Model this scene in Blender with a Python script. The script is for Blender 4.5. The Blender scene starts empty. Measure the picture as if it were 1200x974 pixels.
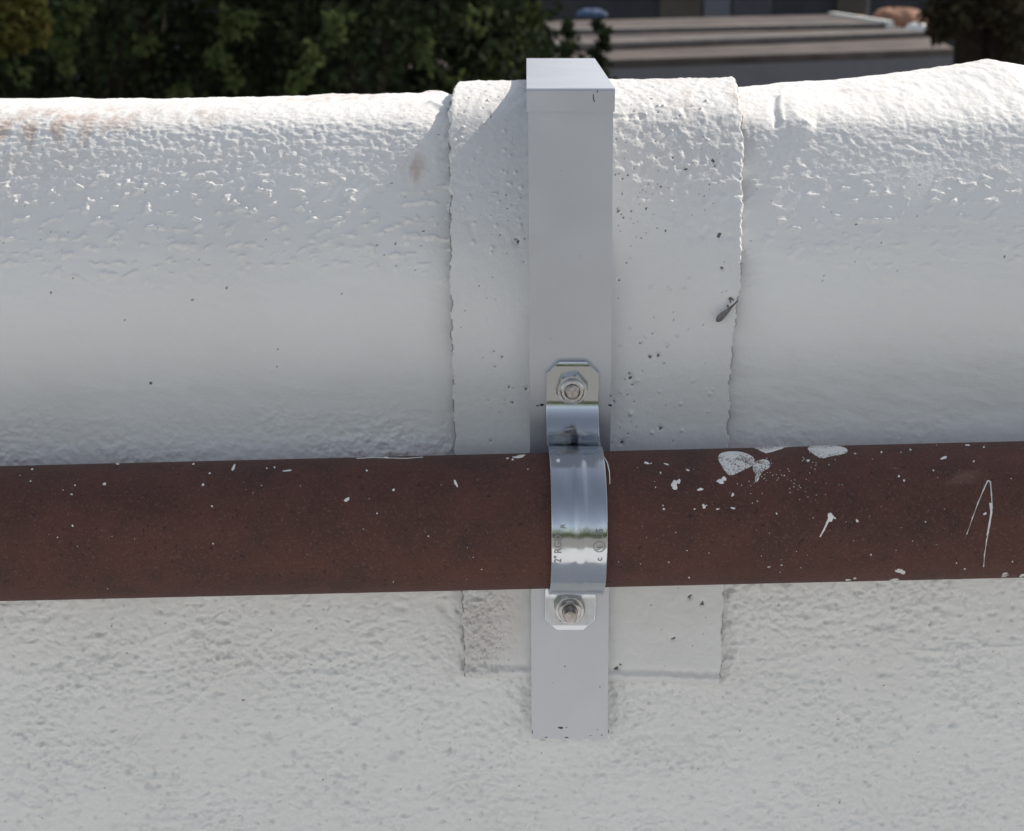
import bpy, bmesh, math, random
import numpy as np
from mathutils import Vector, Matrix

random.seed(7)
rng = np.random.default_rng(11)
R = math.radians
S = bpy.context.scene
COL = S.collection

# ------------------------------------------------------------------ camera model (1200 x 974 photo space)
F = 1870.0
ZC = 2.60
G = ZC - 5.2      # street level below this roof
CAM = Vector((0.0, -0.70, ZC))
PITCH = R(16.0)
YAW = math.atan(17 * math.cos(PITCH) / F)
cam_rot = Matrix.Rotation(YAW, 3, 'Z') @ Matrix.Rotation(R(90) - PITCH, 3, 'X')


def ray(px, py):
    return (cam_rot @ Vector(((px - 600) / F, -(py - 487) / F, -1.0)))


def P(px, py, H):
    """point seen at photo pixel px,py whose distance straight out from the camera (along Y) is H"""
    d = ray(px, py)
    return CAM + d * (H / d.y)


def PZ(px, py, z):
    d = ray(px, py)
    return CAM + d * ((z - CAM.z) / d.z)


def proj(p):
    q = cam_rot.transposed() @ (Vector(p) - CAM)
    return 600 + F * q.x / -q.z, 487 - F * q.y / -q.z


# ------------------------------------------------------------------ helpers
def tag(o, label=None, cat=None, group=None, kind=None):
    if label: o['label'] = label
    if cat: o['category'] = cat
    if group: o['group'] = group
    if kind: o['kind'] = kind
    return o


def empty(name, loc, label=None, cat=None, group=None):
    o = bpy.data.objects.new(name, None)
    o.location = loc
    o.empty_display_size = 0.02
    COL.objects.link(o)
    return tag(o, label, cat, group)


def link(name, me, parent=None, mats=()):
    o = bpy.data.objects.new(name, me)
    for m in mats: me.materials.append(m)
    COL.objects.link(o)
    if parent is not None:
        o.parent = parent
        q = parent
        t = Matrix.Identity(4)
        chain = []
        while q is not None:
            chain.append(q); q = q.parent
        for q in reversed(chain):
            t = t @ q.matrix_parent_inverse @ Matrix.LocRotScale(q.location, q.rotation_euler, q.scale)
        o.matrix_parent_inverse = t.inverted()
    return o


def np_mesh(name, verts, quads, smooth=True, attrs=None, mat_idx=None):
    me = bpy.data.meshes.new(name)
    verts = np.asarray(verts, dtype=np.float32)
    quads = np.asarray(quads, dtype=np.int32)
    k = quads.shape[1]
    me.vertices.add(len(verts))
    me.vertices.foreach_set('co', verts.ravel())
    me.loops.add(quads.size)
    me.loops.foreach_set('vertex_index', quads.ravel())
    me.polygons.add(len(quads))
    me.polygons.foreach_set('loop_start', np.arange(0, quads.size, k, dtype=np.int32))
    me.polygons.foreach_set('loop_total', np.full(len(quads), k, dtype=np.int32))
    if mat_idx is not None:
        me.polygons.foreach_set('material_index', np.asarray(mat_idx, dtype=np.int32))
    me.polygons.foreach_set('use_smooth', np.full(len(quads), smooth, dtype=bool))
    me.update(calc_edges=True)
    for n, a in (attrs or {}).items():
        at = me.attributes.new(n, 'FLOAT', 'POINT')
        at.data.foreach_set('value', np.asarray(a, dtype=np.float32).ravel())
    return me


def grid_quads(nr, nc, base=0):
    i = np.arange(nr - 1)[:, None] * nc + np.arange(nc - 1)[None, :] + base
    return np.stack([i, i + 1, i + nc + 1, i + nc], -1).reshape(-1, 4)


class MB:
    """collects pieces for one mesh"""
    def __init__(s):
        s.v = []; s.f = []; s.m = []; s.sm = []

    def add(s, verts, faces, mi=0, smooth=False):
        b = len(s.v)
        s.v += [tuple(v) for v in verts]
        for f in faces:
            s.f.append([b + i for i in f]); s.m.append(mi); s.sm.append(smooth)

    def box(s, x0, x1, y0, y1, z0, z1, mi=0):
        v = [(x, y, z) for z in (z0, z1) for y in (y0, y1) for x in (x0, x1)]
        s.add(v, [(0, 2, 3, 1), (4, 5, 7, 6), (0, 1, 5, 4), (2, 6, 7, 3), (0, 4, 6, 2), (1, 3, 7, 5)], mi)

    def prism(s, pts_lo, pts_hi, mi=0):
        n = len(pts_lo)
        fs = [tuple(range(n - 1, -1, -1)), tuple(range(n, 2 * n))]
        fs += [(i, (i + 1) % n, n + (i + 1) % n, n + i) for i in range(n)]
        s.add(list(pts_lo) + list(pts_hi), fs, mi)

    def tube(s, pts, rads, n=8, mi=0):
        pts = [Vector(p) for p in pts]
        rings = []
        for i, p in enumerate(pts):
            t = (pts[min(i + 1, len(pts) - 1)] - pts[max(i - 1, 0)]).normalized()
            a = t.cross(Vector((0.3, 0.1, 0.95)))
            if a.length < 0.05: a = t.cross(Vector((1, 0, 0)))
            a.normalize(); b = t.cross(a)
            rings.append([p + (a * math.cos(2 * math.pi * k / n) + b * math.sin(2 * math.pi * k / n)) * rads[i] for k in range(n)])
        v = [q for r in rings for q in r]
        fs = [(i * n + k, i * n + (k + 1) % n, (i + 1) * n + (k + 1) % n, (i + 1) * n + k) for i in range(len(pts) - 1) for k in range(n)]
        s.add(v, fs, mi, True)
        s.add(rings[0], [tuple(range(n - 1, -1, -1))], mi)
        s.add(rings[-1], [tuple(range(n))], mi)

    def build(s, name, mats, parent=None, bevel=0, segs=2):
        me = bpy.data.meshes.new(name)
        me.from_pydata(s.v, [], s.f)
        me.polygons.foreach_set('material_index', s.m)
        me.polygons.foreach_set('use_smooth', s.sm)
        me.update()
        bm = bmesh.new(); bm.from_mesh(me)
        bmesh.ops.recalc_face_normals(bm, faces=bm.faces)
        bm.to_mesh(me); bm.free()
        if not isinstance(mats, (list, tuple)): mats = [mats]
        o = link(name, me, parent, mats)
        if bevel:
            md = o.modifiers.new('bevel', 'BEVEL')
            md.width = bevel; md.segments = segs; md.limit_method = 'ANGLE'; md.angle_limit = R(40)
        return o


# numpy gradient noise ------------------------------------------------
def _hash(ix, iy, seed):
    h = (ix.astype(np.uint32) * np.uint32(374761393) + iy.astype(np.uint32) * np.uint32(668265263) + np.uint32(seed * 362437 + 12345))
    h = (h ^ (h >> np.uint32(13))) * np.uint32(1274126177)
    h = h ^ (h >> np.uint32(16))
    return h


def perlin(x, y, seed=0):
    x0 = np.floor(x).astype(np.int64); y0 = np.floor(y).astype(np.int64)
    fx = x - x0; fy = y - y0
    u = fx * fx * fx * (fx * (fx * 6 - 15) + 10); v = fy * fy * fy * (fy * (fy * 6 - 15) + 10)

    def g(ix, iy, dx, dy):
        a = _hash(ix, iy, seed).astype(np.float64) * (2 * math.pi / 4294967296.0)
        return np.cos(a) * dx + np.sin(a) * dy
    n00 = g(x0, y0, fx, fy); n10 = g(x0 + 1, y0, fx - 1, fy)
    n01 = g(x0, y0 + 1, fx, fy - 1); n11 = g(x0 + 1, y0 + 1, fx - 1, fy - 1)
    a = n00 + u * (n10 - n00); b = n01 + u * (n11 - n01)
    return (a + v * (b - a)) * 1.45


def fbm(x, y, seed=0, octs=3, gain=0.5):
    t = 0; a = 1.0
    for k in range(octs):
        t = t + a * perlin(x * 2 ** k, y * 2 ** k, seed + 17 * k); a *= gain
    return t


def sstep(a, b, x):
    t = np.clip((x - a) / (b - a), 0, 1)
    return t * t * (3 - 2 * t)


# ------------------------------------------------------------------ materials
class NT:
    def __init__(s, name):
        s.mat = bpy.data.materials.new(name); s.mat.use_nodes = True
        s.t = s.mat.node_tree; s.b = s.t.nodes['Principled BSDF']

    def n(s, typ, **kw):
        o = s.t.nodes.new(typ)
        for k, v in kw.items():
            if k.startswith('i_'):
                o.inputs[k[2:].replace('_', ' ')].default_value = v
            else: setattr(o, k, v)
        return o

    def l(s, a, b): s.t.links.new(a, b)

    def noise(s, scale, detail=3, rough=0.55, vec=None, scl=None):
        nz = s.n('ShaderNodeTexNoise'); nz.inputs['Scale'].default_value = scale
        nz.inputs['Detail'].default_value = detail; nz.inputs['Roughness'].default_value = rough
        c = s.n('ShaderNodeTexCoord')
        if scl:
            m = s.n('ShaderNodeMapping'); m.inputs['Scale'].default_value = scl
            s.l(c.outputs['Object'], m.inputs['Vector']); s.l(m.outputs['Vector'], nz.inputs['Vector'])
        else: s.l(c.outputs['Object'], nz.inputs['Vector'])
        return nz

    def ramp(s, src, stops):
        r = s.n('ShaderNodeValToRGB')
        el = r.color_ramp.elements
        while len(el) < len(stops): el.new(0.5)
        for e, (p, c) in zip(el, stops):
            e.position = p; e.color = (c[0], c[1], c[2], 1) if hasattr(c, '__len__') else (c, c, c, 1)
        s.l(src, r.inputs['Fac'])
        return r

    def mix(s, fac, a, b):
        m = s.n('ShaderNodeMix', data_type='RGBA')
        for src, k in ((a, 6), (b, 7)):
            if hasattr(src, '__len__'): m.inputs[k].default_value = (*src, 1)
            else: s.l(src, m.inputs[k])
        if isinstance(fac, (int, float)): m.inputs[0].default_value = fac
        else: s.l(fac, m.inputs[0])
        return m.outputs[2]

    def attr(s, name):
        a = s.n('ShaderNodeAttribute'); a.attribute_name = name
        return a.outputs['Fac']

    def bump(s, h, strength, dist):
        b = s.n('ShaderNodeBump'); b.inputs['Strength'].default_value = strength
        b.inputs['Distance'].default_value = dist
        s.l(h, b.inputs['Height']); s.l(b.outputs['Normal'], s.b.inputs['Normal'])


def flat(name, col, rough=0.6, metal=0.0, vary=0.15, scale=8.0, spec=0.5):
    t = NT(name)
    nz = t.noise(scale, 4)
    lo = tuple(c * (1 - vary) for c in col); hi = tuple(min(1, c * (1 + vary)) for c in col)
    r = t.ramp(nz.outputs['Fac'], [(0.3, lo), (0.7, hi)])
    t.l(r.outputs['Color'], t.b.inputs['Base Color'])
    t.b.inputs['Roughness'].default_value = rough; t.b.inputs['Metallic'].default_value = metal
    t.b.inputs['Specular IOR Level'].default_value = spec
    return t.mat


def coating(name, base, warm, rough):
    t = NT(name)
    n1 = t.noise(14, 5)
    c = t.ramp(n1.outputs['Fac'], [(0.3, warm), (0.7, base)]).outputs['Color']
    c = t.mix(t.attr('stain'), c, (0.50, 0.36, 0.29))
    c = t.mix(t.attr('dirt_gap_shade'), c, (0.055, 0.05, 0.045))  # dark dirt specks, plus gap shade painted along the patch edges
    t.l(c, t.b.inputs['Base Color'])
    n2 = t.noise(60, 3)
    rr = t.ramp(n2.outputs['Fac'], [(0.3, rough - 0.08), (0.7, rough + 0.12)])
    t.l(rr.outputs['Color'], t.b.inputs['Roughness'])
    t.b.inputs['Specular IOR Level'].default_value = 0.36
    n3 = t.noise(900, 4, 0.6)
    t.bump(n3.outputs['Fac'], 0.5, 0.0005)
    return t.mat


M_wall = coating('white_roof_coating', (0.825, 0.815, 0.79), (0.785, 0.77, 0.74), 0.58)
M_patch = coating('white_coated_membrane', (0.77, 0.763, 0.745), (0.70, 0.69, 0.665), 0.58)


def grey_paint():
    t = NT('grey_metal_paint')
    n = t.noise(30, 4)
    c = t.ramp(n.outputs['Fac'], [(0.3, (0.515, 0.53, 0.57)), (0.7, (0.55, 0.565, 0.605))])
    t.l(c.outputs['Color'], t.b.inputs['Base Color'])
    t.b.inputs['Metallic'].default_value = 0.55
    n3 = t.noise(1.0, 5, .6, scl=(40, 40, 30))
    t.l(t.ramp(n3.outputs['Fac'], [(0.3, 0.34), (0.7, 0.42)]).outputs['Color'], t.b.inputs['Roughness'])
    n2 = t.noise(1500, 2)
    t.bump(n2.outputs['Fac'], 0.12, 0.0002)
    return t.mat


M_grey = grey_paint()
M_chip = flat('bare_chip', (0.05, 0.045, 0.045), 0.8)


def zinc():
    t = NT('bright_zinc')
    n = t.noise(1.0, 5, 0.6, scl=(1400, 40, 40))
    n2 = t.noise(160, 4)
    t.b.inputs['Base Color'].default_value = (0.50, 0.53, 0.57, 1)
    t.b.inputs['Metallic'].default_value = 1.0
    r = t.ramp(n2.outputs['Fac'], [(0.3, 0.07), (0.75, 0.19)])
    t.l(r.outputs['Color'], t.b.inputs['Roughness'])
    t.bump(n.outputs['Fac'], 0.16, 0.0003)
    return t.mat


M_zinc = zinc()
M_zincd = flat('dull_zinc', (0.55, 0.55, 0.55), 0.33, 1.0, 0.2, 500)
M_thread = flat('bolt_steel', (0.46, 0.42, 0.40), 0.42, 1.0, 0.25, 600)
M_etch = flat('stamped_zinc', (0.25, 0.255, 0.26), 0.5, 0.9, 0.2, 800)


def rust():
    t = NT('rusty_primer_steel')
    n = t.noise(45, 7, 0.68)
    c1 = t.ramp(n.outputs['Fac'], [(0.30, (0.062, 0.033, 0.028)), (0.50, (0.092, 0.040, 0.031)), (0.72, (0.118, 0.047, 0.036))]).outputs['Color']
    n2 = t.noise(900, 3, 0.7)
    k = t.ramp(n2.outputs['Fac'], [(0.54, 0.0), (0.70, 1.0)]).outputs['Color']
    c2 = t.mix(k, c1, (0.15, 0.085, 0.065))
    n4 = t.noise(420, 4, 0.7)
    k4 = t.ramp(n4.outputs['Fac'], [(0.30, 1.0), (0.40, 0.0)]).outputs['Color']
    c2 = t.mix(k4, c2, (0.028, 0.018, 0.017))
    n5 = t.noise(520, 2, 0.5)
    k5 = t.ramp(n5.outputs['Fac'], [(0.79, 0.0), (0.82, 1.0)]).outputs['Color']
    c3 = t.mix(k5, c2, (0.45, 0.40, 0.37))
    t.l(c3, t.b.inputs['Base Color'])
    t.b.inputs['Roughness'].default_value = 0.75
    t.b.inputs['Specular IOR Level'].default_value = 0.3
    n3 = t.noise(1100, 5, 0.65)
    t.bump(n3.outputs['Fac'], 0.7, 0.0006)
    return t.mat


M_rust = rust()
M_drip = flat('white_paint_drip', (0.80, 0.79, 0.76), 0.5, 0, 0.05, 300)


def worn_paint():
    t = NT('worn_white_paint')
    n = t.noise(1500, 3, 0.7)
    n2 = t.noise(140, 2, 0.5)
    a = t.n('ShaderNodeMath', operation='MULTIPLY_ADD')
    t.l(n2.outputs['Fac'], a.inputs[0]); a.inputs[1].default_value = 0.6; t.l(n.outputs['Fac'], a.inputs[2])
    k = t.ramp(a.outputs[0], [(0.66, 0.0), (0.76, 1.0)]).outputs['Color']
    t.l(t.mix(k, (0.11, 0.05, 0.04), (0.76, 0.75, 0.72)), t.b.inputs['Base Color'])
    t.b.inputs['Roughness'].default_value = 0.7
    t.bump(n.outputs['Fac'], 0.6, 0.0006)
    return t.mat


M_worn = worn_paint()


def leafmat(name, cols, trans=0.3):
    t = NT(name)
    g = t.n('ShaderNodeNewGeometry')
    r = t.ramp(g.outputs['Random Per Island'], [(i / (len(cols) - 1), c) for i, c in enumerate(cols)])
    t.l(r.outputs['Color'], t.b.inputs['Base Color'])
    t.b.inputs['Roughness'].default_value = 0.9
    t.b.inputs['Specular IOR Level'].default_value = 0.04
    tr = t.n('ShaderNodeBsdfTranslucent'); t.l(r.outputs['Color'], tr.inputs['Color'])
    mx = t.n('ShaderNodeMixShader'); mx.inputs[0].default_value = trans
    out = t.t.nodes['Material Output']
    t.l(t.b.outputs[0], mx.inputs[1]); t.l(tr.outputs[0], mx.inputs[2]); t.l(mx.outputs[0], out.inputs['Surface'])
    return t.mat


M_leafd = leafmat('dark_leaves', [(0.018, 0.026, 0.016), (0.029, 0.040, 0.021), (0.041, 0.056, 0.027)], 0.10)
M_leafl = leafmat('pale_leaves', [(0.045, 0.068, 0.024), (0.066, 0.09, 0.034), (0.088, 0.11, 0.045)], 0.25)
M_olive = leafmat('olive_leaves', [(0.052, 0.060, 0.018), (0.072, 0.072, 0.022), (0.070, 0.058, 0.02)], 0.3)
M_hedge = leafmat('sunny_leaves', [(0.10, 0.17, 0.035), (0.13, 0.21, 0.05), (0.16, 0.24, 0.06)], 0.2)
M_bark = flat('bark', (0.030, 0.024, 0.019), 0.95, 0, 0.4, 25, .1)
M_roofA = flat('taupe_roofing', (0.10, 0.082, 0.075), 0.9, 0, 0.4, 1.6, .2)
M_roofB = flat('weathered_roof_edge', (0.17, 0.158, 0.15), 0.85, 0, 0.2, 4, .2)
M_fascia = flat('blue_grey_fascia', (0.15, 0.15, 0.175), 0.7, 0, 0.08, 3)
M_dark = flat('dark_house_wall', (0.045, 0.047, 0.055), 0.8, 0, 0.2, 2)
M_panel = flat('blue_grey_door', (0.15, 0.155, 0.18), 0.6, 0, 0.1, 2)
M_brownp = flat('brown_post_paint', (0.10, 0.085, 0.07), 0.8, 0, 0.15, 2)
M_white = flat('white_plastic', (0.75, 0.75, 0.73), 0.5, 0, 0.05, 3)
M_clay = flat('clay_tarp', (0.28, 0.14, 0.085), 0.85, 0, 0.25, 5)
M_sand = flat('sandy_timber', (0.42, 0.27, 0.17), 0.8, 0, 0.15, 6)
M_blue = flat('blue_tarp_plastic', (0.05, 0.09, 0.19), 0.7, 0, 0.2, 4)
M_deck = flat('white_deck_coating', (0.87, 0.855, 0.825), 0.6, 0, 0.05, 2)
M_gravel = flat('dark_gravel_roofing', (0.33, 0.315, 0.29), 0.9, 0, 0.35, 30)
M_ground = flat('dry_earth', (0.13, 0.115, 0.08), 0.95, 0, 0.4, 0.6)
M_pole = flat('pole_timber', (0.06, 0.05, 0.04), 0.9, 0, 0.3, 8)
M_dryleaf = flat('dry_leaf', (0.20, 0.18, 0.18), 0.7, 0, 0.25, 300)

# ------------------------------------------------------------------ parapet profile
Z0 = ZC
ctrl = [(0.200, G - ZC), (0.200, -0.30), (0.199, -0.110), (0.196, -0.090), (0.188, -0.078), (0.176, -0.0715), (0.150, -0.0695), (0.125, -0.0691), (0.101, -0.0698),
        (0.083, -0.0722), (0.0708, -0.0766), (0.0618, -0.0840), (0.0538, -0.0920), (0.0435, -0.1030), (0.0324, -0.1160),
        (0.0228, -0.1300), (0.0158, -0.1480), (0.0122, -0.1700), (0.0105, -0.2000), (0.0092, -0.2350), (0.0081, -0.2800), (0.0073, -0.3300), (0.0062, -0.4200),
        (0.0055, -0.55), (0.005, -0.80), (0.005, -ZC)]


def catmull(pts, per=24):
    pts = [np.array(p, float) for p in pts]
    out = []
    for i in range(len(pts) - 1):
        p0 = pts[max(i - 1, 0)]; p1 = pts[i]; p2 = pts[i + 1]; p3 = pts[min(i + 2, len(pts) - 1)]
        # centripetal parametrisation
        t0 = 0.0; t1 = t0 + max(1e-6, np.linalg.norm(p1 - p0)) ** .5; t2 = t1 + np.linalg.norm(p2 - p1) ** .5; t3 = t2 + max(1e-6, np.linalg.norm(p3 - p2)) ** .5
        for k in range(per):
            t = t1 + (t2 - t1) * k / per
            A1 = (t1 - t) / (t1 - t0) * p0 + (t - t0) / (t1 - t0) * p1
            A2 = (t2 - t) / (t2 - t1) * p1 + (t - t1) / (t2 - t1) * p2
            A3 = (t3 - t) / (t3 - t2) * p2 + (t - t2) / (t3 - t2) * p3
            B1 = (t2 - t) / (t2 - t0) * A1 + (t - t0) / (t2 - t0) * A2
            B2 = (t3 - t) / (t3 - t1) * A2 + (t - t1) / (t3 - t1) * A3
            out.append((t2 - t) / (t2 - t1) * B1 + (t - t1) / (t2 - t1) * B2)
    out.append(pts[-1])
    return np.array(out)


prof = catmull(ctrl)
prof[:, 1] += ZC
seg = np.linalg.norm(np.diff(prof, axis=0), axis=1)
PS = np.concatenate([[0], np.cumsum(seg)])
tan = np.gradient(prof, PS, axis=0)
tan /= np.linalg.norm(tan, axis=1)[:, None]
PN = np.stack([-(-tan[:, 1]) * -1, -tan[:, 0]], 1)      # outward normal (y,z)
PN = np.stack([tan[:, 1], -tan[:, 0]], 1)
# photo row at which each profile point shows (X = 0)
PPY = np.array([proj((0, y, z))[1] for y, z in prof])
i0 = int(np.argmin(np.abs(prof[:, 0] - 0.176) + (prof[:, 1] < ZC - 0.1) * 9))
vis = np.arange(i0, len(prof))
visPY = np.maximum.accumulate(PPY[vis])


def s_of(py): return np.interp(py, visPY, PS[vis])
def yz_of(s): return np.interp(s, PS, prof[:, 0]), np.interp(s, PS, prof[:, 1])
def nrm_of(s):
    a = np.interp(s, PS, PN[:, 0]); b = np.interp(s, PS, PN[:, 1]); l = np.hypot(a, b)
    return a / l, b / l
def py_of(s): return np.interp(s, PS, np.concatenate([np.full(i0, PPY[i0]), visPY]))


def xs_of(px, py):
    s = float(s_of(py)); y, z = yz_of(s)
    d = ray(px, py)
    return d.x * (y - CAM.y) / d.y, s


# slow undulation of wall and patch, plus an added unseen rise at the right --------------
def hump(x, y):
    k = sstep(0.045, 0.165, y)
    # crest height of the back edge along the wall
    xx = [-3, -0.30, -0.22, -0.05, 0.10, 0.115, 0.16, 0.19, 0.22, 0.245, 0.262, 0.275, 0.30, 0.60, 3]
    hh = [-.003, -.003, -.0025, .001, .003, .004, .0065, .0105, .0145, .0178, .0150, .0150, .017, .017, .010]  # far-right values held high, out of view, to shade the pipe
    return np.interp(x, xx, hh) * k + 0.008 * sstep(0.303, 0.345, x) * sstep(0.015, 0.05, y)  # last term: rise added out of view to keep sun off the pipe


def wall_detail(X, Sg, py):
    """small relief of the coated wall, metres along the normal"""
    wob = fbm(X * 9, Sg * 9, 3, 2)
    d = 0.0022 * wob * 0.6
    d = d + 0.0 * X
    right = sstep(0.05, 0.10, X)
    for xe in (-0.0345, 0.0960):
        d = d - 0.0016 * np.exp(-((X - xe) / 0.011) ** 2)
    # trowelled top
    w_top = 1 - sstep(120, 165, py)
    d = d + w_top * (0.00034 * fbm(X * 150, Sg * 70, 21, 3, 0.6) + 0.0006 * perlin(X * 40, Sg * 18, 23))
    # stippled nose of the wall
    w_edge = sstep(120, 155, py + 8 * wob) * (1 - sstep(172, 232, py + 34 * wob - 12 * right))
    st = fbm(X * 270 + 0.6 * perlin(X * 60, Sg * 60, 5), Sg * 300, 31, 3, 0.55)
    d = d + w_edge * (1 - 0.35 * right) * (0.00042 * st + 0.00026 * np.abs(perlin(X * 105, Sg * 150, 33)))
    # scattered runs and blobs under the nose
    w_blob = sstep(185, 225, py) * (1 - sstep(290, 345, py + 40 * wob)) * (1 - 0.45 * right)
    bl = fbm(X * 140 + Sg * 45, Sg * 215, 41, 3, 0.5) + 0.15 * perlin(X * 30, Sg * 30, 43)
    d = d + w_blob * 0.0026 * np.clip(bl - 0.29, 0, 0.45)
    # brush marks on the smooth part
    w_mid = sstep(230, 290, py)* (1 - sstep(480, 520, py))
    d = d + w_mid * (0.00020 + 0.00012 * right) * fbm(X * 45 + Sg * 25, Sg * 130 - X * 30, 51, 3)
    # orange-peel near and below the pipe
    w_low = sstep(455, 535, py) * (1 - 0.55 * right * (1 - sstep(560, 640, py)))
    pe = fbm(X * 250, Sg * 265, 61, 3, 0.6)
    modl = np.clip(0.75 + 0.9 * fbm(X * 24, Sg * 26, 65, 3), 0.4, 1.8)
    d = d + w_low * modl * (0.00080 * pe + 0.00022 * np.abs(perlin(X * 85, Sg * 90, 63))) + w_low * 0.00050 * perlin(X * 30, Sg * 30, 67)
    low = sstep(600, 680, py)
    hol = perlin(X * 120 + .7 * perlin(X * 50, Sg * 50, 72), Sg * 120, 71)
    hol2 = perlin(X * 260, Sg * 260, 73)
    d = d - low * (0.0036 * np.clip(hol - 0.46, 0, 1) + 0.0038 * np.clip(hol2 - .45, 0, 1)) + low * 0.0014 * np.clip(perlin(X * 200, Sg * 200, 75) - .42, 0, 1)
    return d


def seg_dist(X, Sg, pts):
    best = np.full(X.shape, 9.0)
    for (ax, ay), (bx, by) in zip(pts[:-1], pts[1:]):
        vx, vy = bx - ax, by - ay
        t = np.clip(((X - ax) * vx + (Sg - ay) * vy) / (vx * vx + vy * vy + 1e-12), 0, 1)
        best = np.minimum(best, np.hypot(X - ax - t * vx, Sg - ay - t * vy))
    return best


def local_apply(X, Sg, arr, pts_px, rad, fn):
    """arr += fn(dist, X, S) close to a photo-row polyline laid on the wall"""
    pts = [xs_of(*p) for p in pts_px]
    if len(pts) == 1: pts = pts + [(pts[0][0] + 1e-5, pts[0][1])]
    xs = [p[0] for p in pts]; ss = [p[1] for p in pts]
    c = np.where((X[0] > min(xs) - rad) & (X[0] < max(xs) + rad))[0]
    r = np.where((Sg[:, 0] > min(ss) - rad) & (Sg[:, 0] < max(ss) + rad))[0]
    if len(c) < 2 or len(r) < 2: return
    sl = np.ix_(r, c)
    arr[sl] += fn(seg_dist(X[sl], Sg[sl], pts), X[sl], Sg[sl])


def gauss(amp, sig): return lambda d, x, s: amp * np.exp(-(d / sig) ** 2)


def axis_vals(lo, hi, step, far_lo, far_hi, grow=1.35):
    core = np.arange(lo, hi + step, step)
    a = []; st = step; p = lo
    while p > far_lo:
        st *= grow; p -= st; a.append(max(p, far_lo))
    b = []; st = step; p = core[-1]
    while p < far_hi:
        st *= grow; p += st; b.append(min(p, far_hi))
    return np.concatenate([a[::-1], core, b])


s_top0 = float(np.interp(i0, np.arange(len(PS)), PS)) - 0.03
s_front = float(s_of(125)); s_bot = float(s_of(985))
xv = axis_vals(-0.262, 0.302, 0.00062, -6, 6)
sv = np.concatenate([[0, 1.5, 3.0], np.interp(np.linspace(0, 1, 14)[:-1], [0, 1], [float(PS[np.argmax(prof[:, 1] > ZC - 0.30)]) - .3, s_top0]),
                     np.arange(s_top0, s_front, 0.0012), axis_vals(s_front, s_bot, 0.00058, s_front, PS[-1])])
sv = np.unique(np.clip(sv, 0, PS[-1]))
X, Sg = np.meshgrid(xv, sv)
PYg = np.repeat(py_of(sv)[:, None], len(xv), 1)
D = wall_detail(X, Sg, PYg)
# individual dents, ridges and cracks read off the photo
for (px, py, amp, sg) in [(252, 815, -1.5, 2.0), (460, 886, -2.0, 3.2), (418, 842, -1.8, 3.0), (533, 908, -1.6, 2.0), (318, 862, -1.6, 3.4), (68, 912, -1, 1.6),
                          (905, 868, -1.2, 3.0), (1093, 846, -2.2, 3.0), (1118, 845, -2.0, 2.6), (1050, 856, -1.9, 2.8), (1022, 873, -1.7, 2.4), (915, 882, -1.8, 3.5),
                          (865, 902, -1.4, 4), (842, 876, -1.2, 2), (807, 862, -1.6, 2.3), (1184, 786, -1.2, 2), (925, 930, -1.3, 2), (1160, 953, -1, 2), (640, 900, -1, 2),
                          (160, 770, -0.9, 1.5), (80, 772, -0.8, 1.5), (150, 905, -.9, 1.4), (370, 930, -.8, 1.4), (700, 905, -1.2, 2.2), (760, 835, -1, 1.8), (20, 930, -1.4, 3.5)]:
    local_apply(X, Sg, D, [(px, py)], 0.014, gauss(amp * 1e-3 * 1.0, sg * 0.85e-3))
for k in range(70):
    px = random.uniform(5, 1195); py = random.uniform(705, 970)
    local_apply(X, Sg, D, [(px, py)], 0.008, gauss(-random.uniform(.4, 1.2) * 1e-3, random.uniform(.6, 1.5) * 1e-3))
for pts, amp, sg in [([(233, 787), (255, 792), (290, 781)], 0.7, 1.0), ([(255, 793), (240, 812), (215, 832), (196, 842)], 0.7, 0.9), ([(196, 842), (180, 868), (170, 880)], .5, 1.5),
                     ([(372, 788), (390, 775), (418, 767)], 0.8, 1.2), ([(12, 790), (30, 795), (55, 792)], .6, 1.2), ([(350, 840), (362, 836), (375, 852), (398, 836), (415, 850)], .9, 1.4),
                     ([(415, 850), (440, 838), (450, 848)], .9, 1.4), ([(305, 775), (340, 772)], .4, 1), ([(1070, 760), (1110, 762), (1160, 756), (1198, 755)], .8, .8),
                     ([(900, 775), (980, 757), (1010, 760)], .5, 1.5), ([(1130, 780), (1135, 800), (1115, 832)], .6, .9), ([(1010, 900), (1022, 940), (1052, 974)], .55, .6),
                     ([(870, 820), (940, 765)], .35, .7), ([(1035, 845), (1045, 842), (1058, 850)], .8, 1.2), ([(750, 910), (800, 900), (830, 905)], .4, 1.4)]:
    local_apply(X, Sg, D, pts, 0.008, gauss(amp * 1e-3 * .75, sg * 1e-3))
local_apply(X, Sg, D, [(163, 790), (178, 789), (203, 786)], 0.006, gauss(-0.0009, 0.0005))
# curled blister on the nose right of the patch
local_apply(X, Sg, D, [(926, 120), (929, 132), (934, 150)], 0.03, gauss(0.0015, 0.0060))
local_apply(X, Sg, D, [(914, 120), (913, 132), (916, 144)], 0.012, gauss(0.0007, 0.0016))
local_apply(X, Sg, D, [(908, 119), (907, 132), (910, 148)], 0.012, gauss(-0.0009, 0.0018))
local_apply(X, Sg, D, [(942, 146), (948, 150), (946, 156)], 0.012, gauss(0.0008, 0.0022))
# flap beside the left edge of the patch
local_apply(X, Sg, D, [(505, 112), (518, 104)], 0.02, gauss(0.0022, 0.004))
local_apply(X, Sg, D, [(507, 122), (522, 128)], 0.012, gauss(0.0016, 0.0025))
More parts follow.
